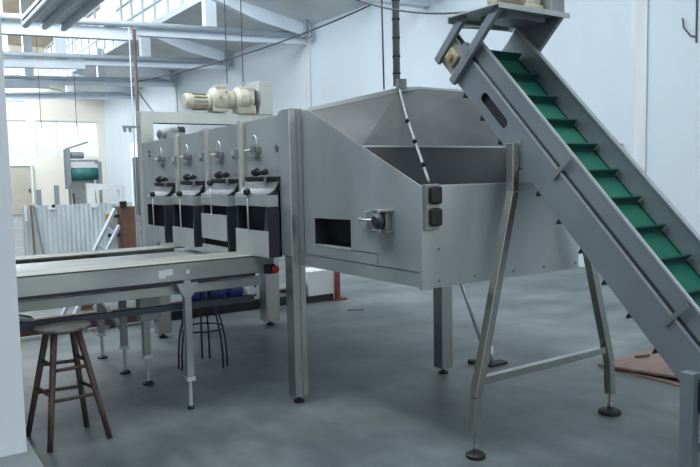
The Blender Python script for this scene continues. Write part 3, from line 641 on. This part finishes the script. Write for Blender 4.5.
for nm, p, q, lab in (('hanging_wire', (.70, .02, 7.2), (.715, -.05, 2.06), 'thin dark wire hanging just left of the banded conduit'),
                      ('hanging_wire', (.955, 3.02, 7.2), (.955, 3.02, 2.46), 'thin wire dropping from the roof onto the motor gearbox'),
                      ('hanging_wire', (1.14, 3.02, 7.2), (1.14, 3.02, 2.49), 'thin wire dropping to the lifting eye of the motor')):
    one(MB().tube([p, q], .006, 6), nm, M['cable'], lab, 'wire', q, 'thin wires hanging from the roof')
one(MB().tube(sag((.25, .8, 3.2), (XN + .02, -1.02, ZP + .014), .18), .006, 6), 'power_cable', M['cable'], 'thin dark cable looping through the air to the conveyor drive', 'cable', (XN, -1.0, ZP))
for x, y, lab in ((1.72, 17.0, 'thin lamp cord hanging above the beige door'), (2.42, 16.0, 'thin lamp cord hanging above the far conveyor')):
    one(MB().tube([(x, y, 7.2), (x, y, 2.9)], .008, 6), 'lamp_cord', M['cable'], lab, 'cord', (x, y, 3), 'thin cords hanging far back')
one(MB().tube([(6.685, 1.24, 5.1), (6.685, 1.24, 3.08)], .012, 8).tube([(6.685, 1.24, 3.16), (6.66, 1.30, 3.17), (6.66, 1.40, 3.30), (6.67, 1.42, 3.42)], .010, 8), 'wall_cable', M['cable'], 'thin dark cable with a hooked end on the right wall near the conveyor', 'cable', (6.685, 1.24, 3.1))
one(MB().box(6.62, 6.699, 2.30, 2.40, 1.76, 1.84).box(6.615, 6.62, 2.32, 2.38, 1.78, 1.82), 'wall_socket', M['orange'], 'small orange box on the wall just above the conveyor edge', 'box', (6.69, 2.35, 1.8), bevel=.005)
one(MB().sheet([(2.02, 2.42, 0), (2.17, 2.33, 0), (2.20, 2.39, 0), (2.06, 2.49, 0)], .006), 'floor_plate', M['blackm'], 'small dark metal plate lying flat on the floor near the red post', 'plate', (2.1, 2.4, 0))
# tube light fitting hanging under the roof, top left
tl = thing('tube_light', (.36, 9.0, 4.05), 'grey fitting of three long parallel tubes hanging under the roof', 'lamp')
for x in (.06, .36, .66):
    MB().lathe([(.03, 0), (.055, .01), (.06, .04), (.06, 3.4), (.03, 3.42)], (x, 9.0, 4.06), (0, -1, 0), 14).build('tube', M['tubelamp'], tl, smooth=True)
MB().box(-.02, .74, 5.6, 8.9, 4.10, 4.16).build('housing', M['tubelamp'], tl, bevel=.01)
for y in (6.2, 8.5):
    MB().tube([(.36, y, 4.14), (.36, y, 7.2)], .01, 8).build('hanger', M['cable'], tl)

# ------------------------------------------------------------------ light
wd = bpy.data.worlds.new('world'); bpy.context.scene.world = wd; wd.use_nodes = True
nt = wd.node_tree; bg = nt.nodes['Background']
tc = nt.nodes.new('ShaderNodeTexCoord'); sx = nt.nodes.new('ShaderNodeSeparateXYZ'); rp = nt.nodes.new('ShaderNodeValToRGB')
rp.color_ramp.elements[0].position = .45; rp.color_ramp.elements[0].color = (.42, .44, .45, 1)
rp.color_ramp.elements[1].position = .55; rp.color_ramp.elements[1].color = (.86, .95, 1.0, 1)
mr = nt.nodes.new('ShaderNodeMapRange'); mr.inputs['From Min'].default_value = -1; mr.inputs['From Max'].default_value = 1
nt.links.new(tc.outputs['Generated'], sx.inputs['Vector']); nt.links.new(sx.outputs['Z'], mr.inputs['Value'])
nt.links.new(mr.outputs['Result'], rp.inputs['Fac']); nt.links.new(rp.outputs['Color'], bg.inputs['Color'])
bg.inputs['Strength'].default_value = 1.6

def area(name, loc, rot, sx_, sy_, power, colr=(.9, .96, 1)):
    l = bpy.data.lights.new(name, 'AREA'); l.shape = 'RECTANGLE'; l.size = sx_; l.size_y = sy_; l.energy = power; l.color = colr
    o = bpy.data.objects.new(name, l); o.location = loc; o.rotation_euler = rot; col.objects.link(o); return o
area('hall fill middle', (1.0, 9.5, 7.1), (0, math.radians(-30), 0), 5, 8, 900)  # added fill lamp under the solid roof, brightens the mid hall
area('hall fill back', (1.0, 24.5, 7.1), (0, math.radians(-15), 0), 5, 8, 2600)  # added fill lamp out of view, brightens the far end
area('hall fill front', (1.0, .5, 7.1), (0, math.radians(-45), 0), 4, 7, 300)  # added fill lamp out of view, brightens the near right wall
area('clerestory light left', (-2.05, 3.5, 6.4), (0, math.radians(-62), 0), 1.3, 13, 1000, (.82, .92, 1))
sc = bpy.context.scene
sc.view_settings.view_transform = 'Standard'; sc.view_settings.look = 'None'; sc.view_settings.exposure = 0
sc.cycles.use_denoising = True
sc.cycles.max_bounces = 8; sc.cycles.diffuse_bounces = 5; sc.cycles.transparent_max_bounces = 16
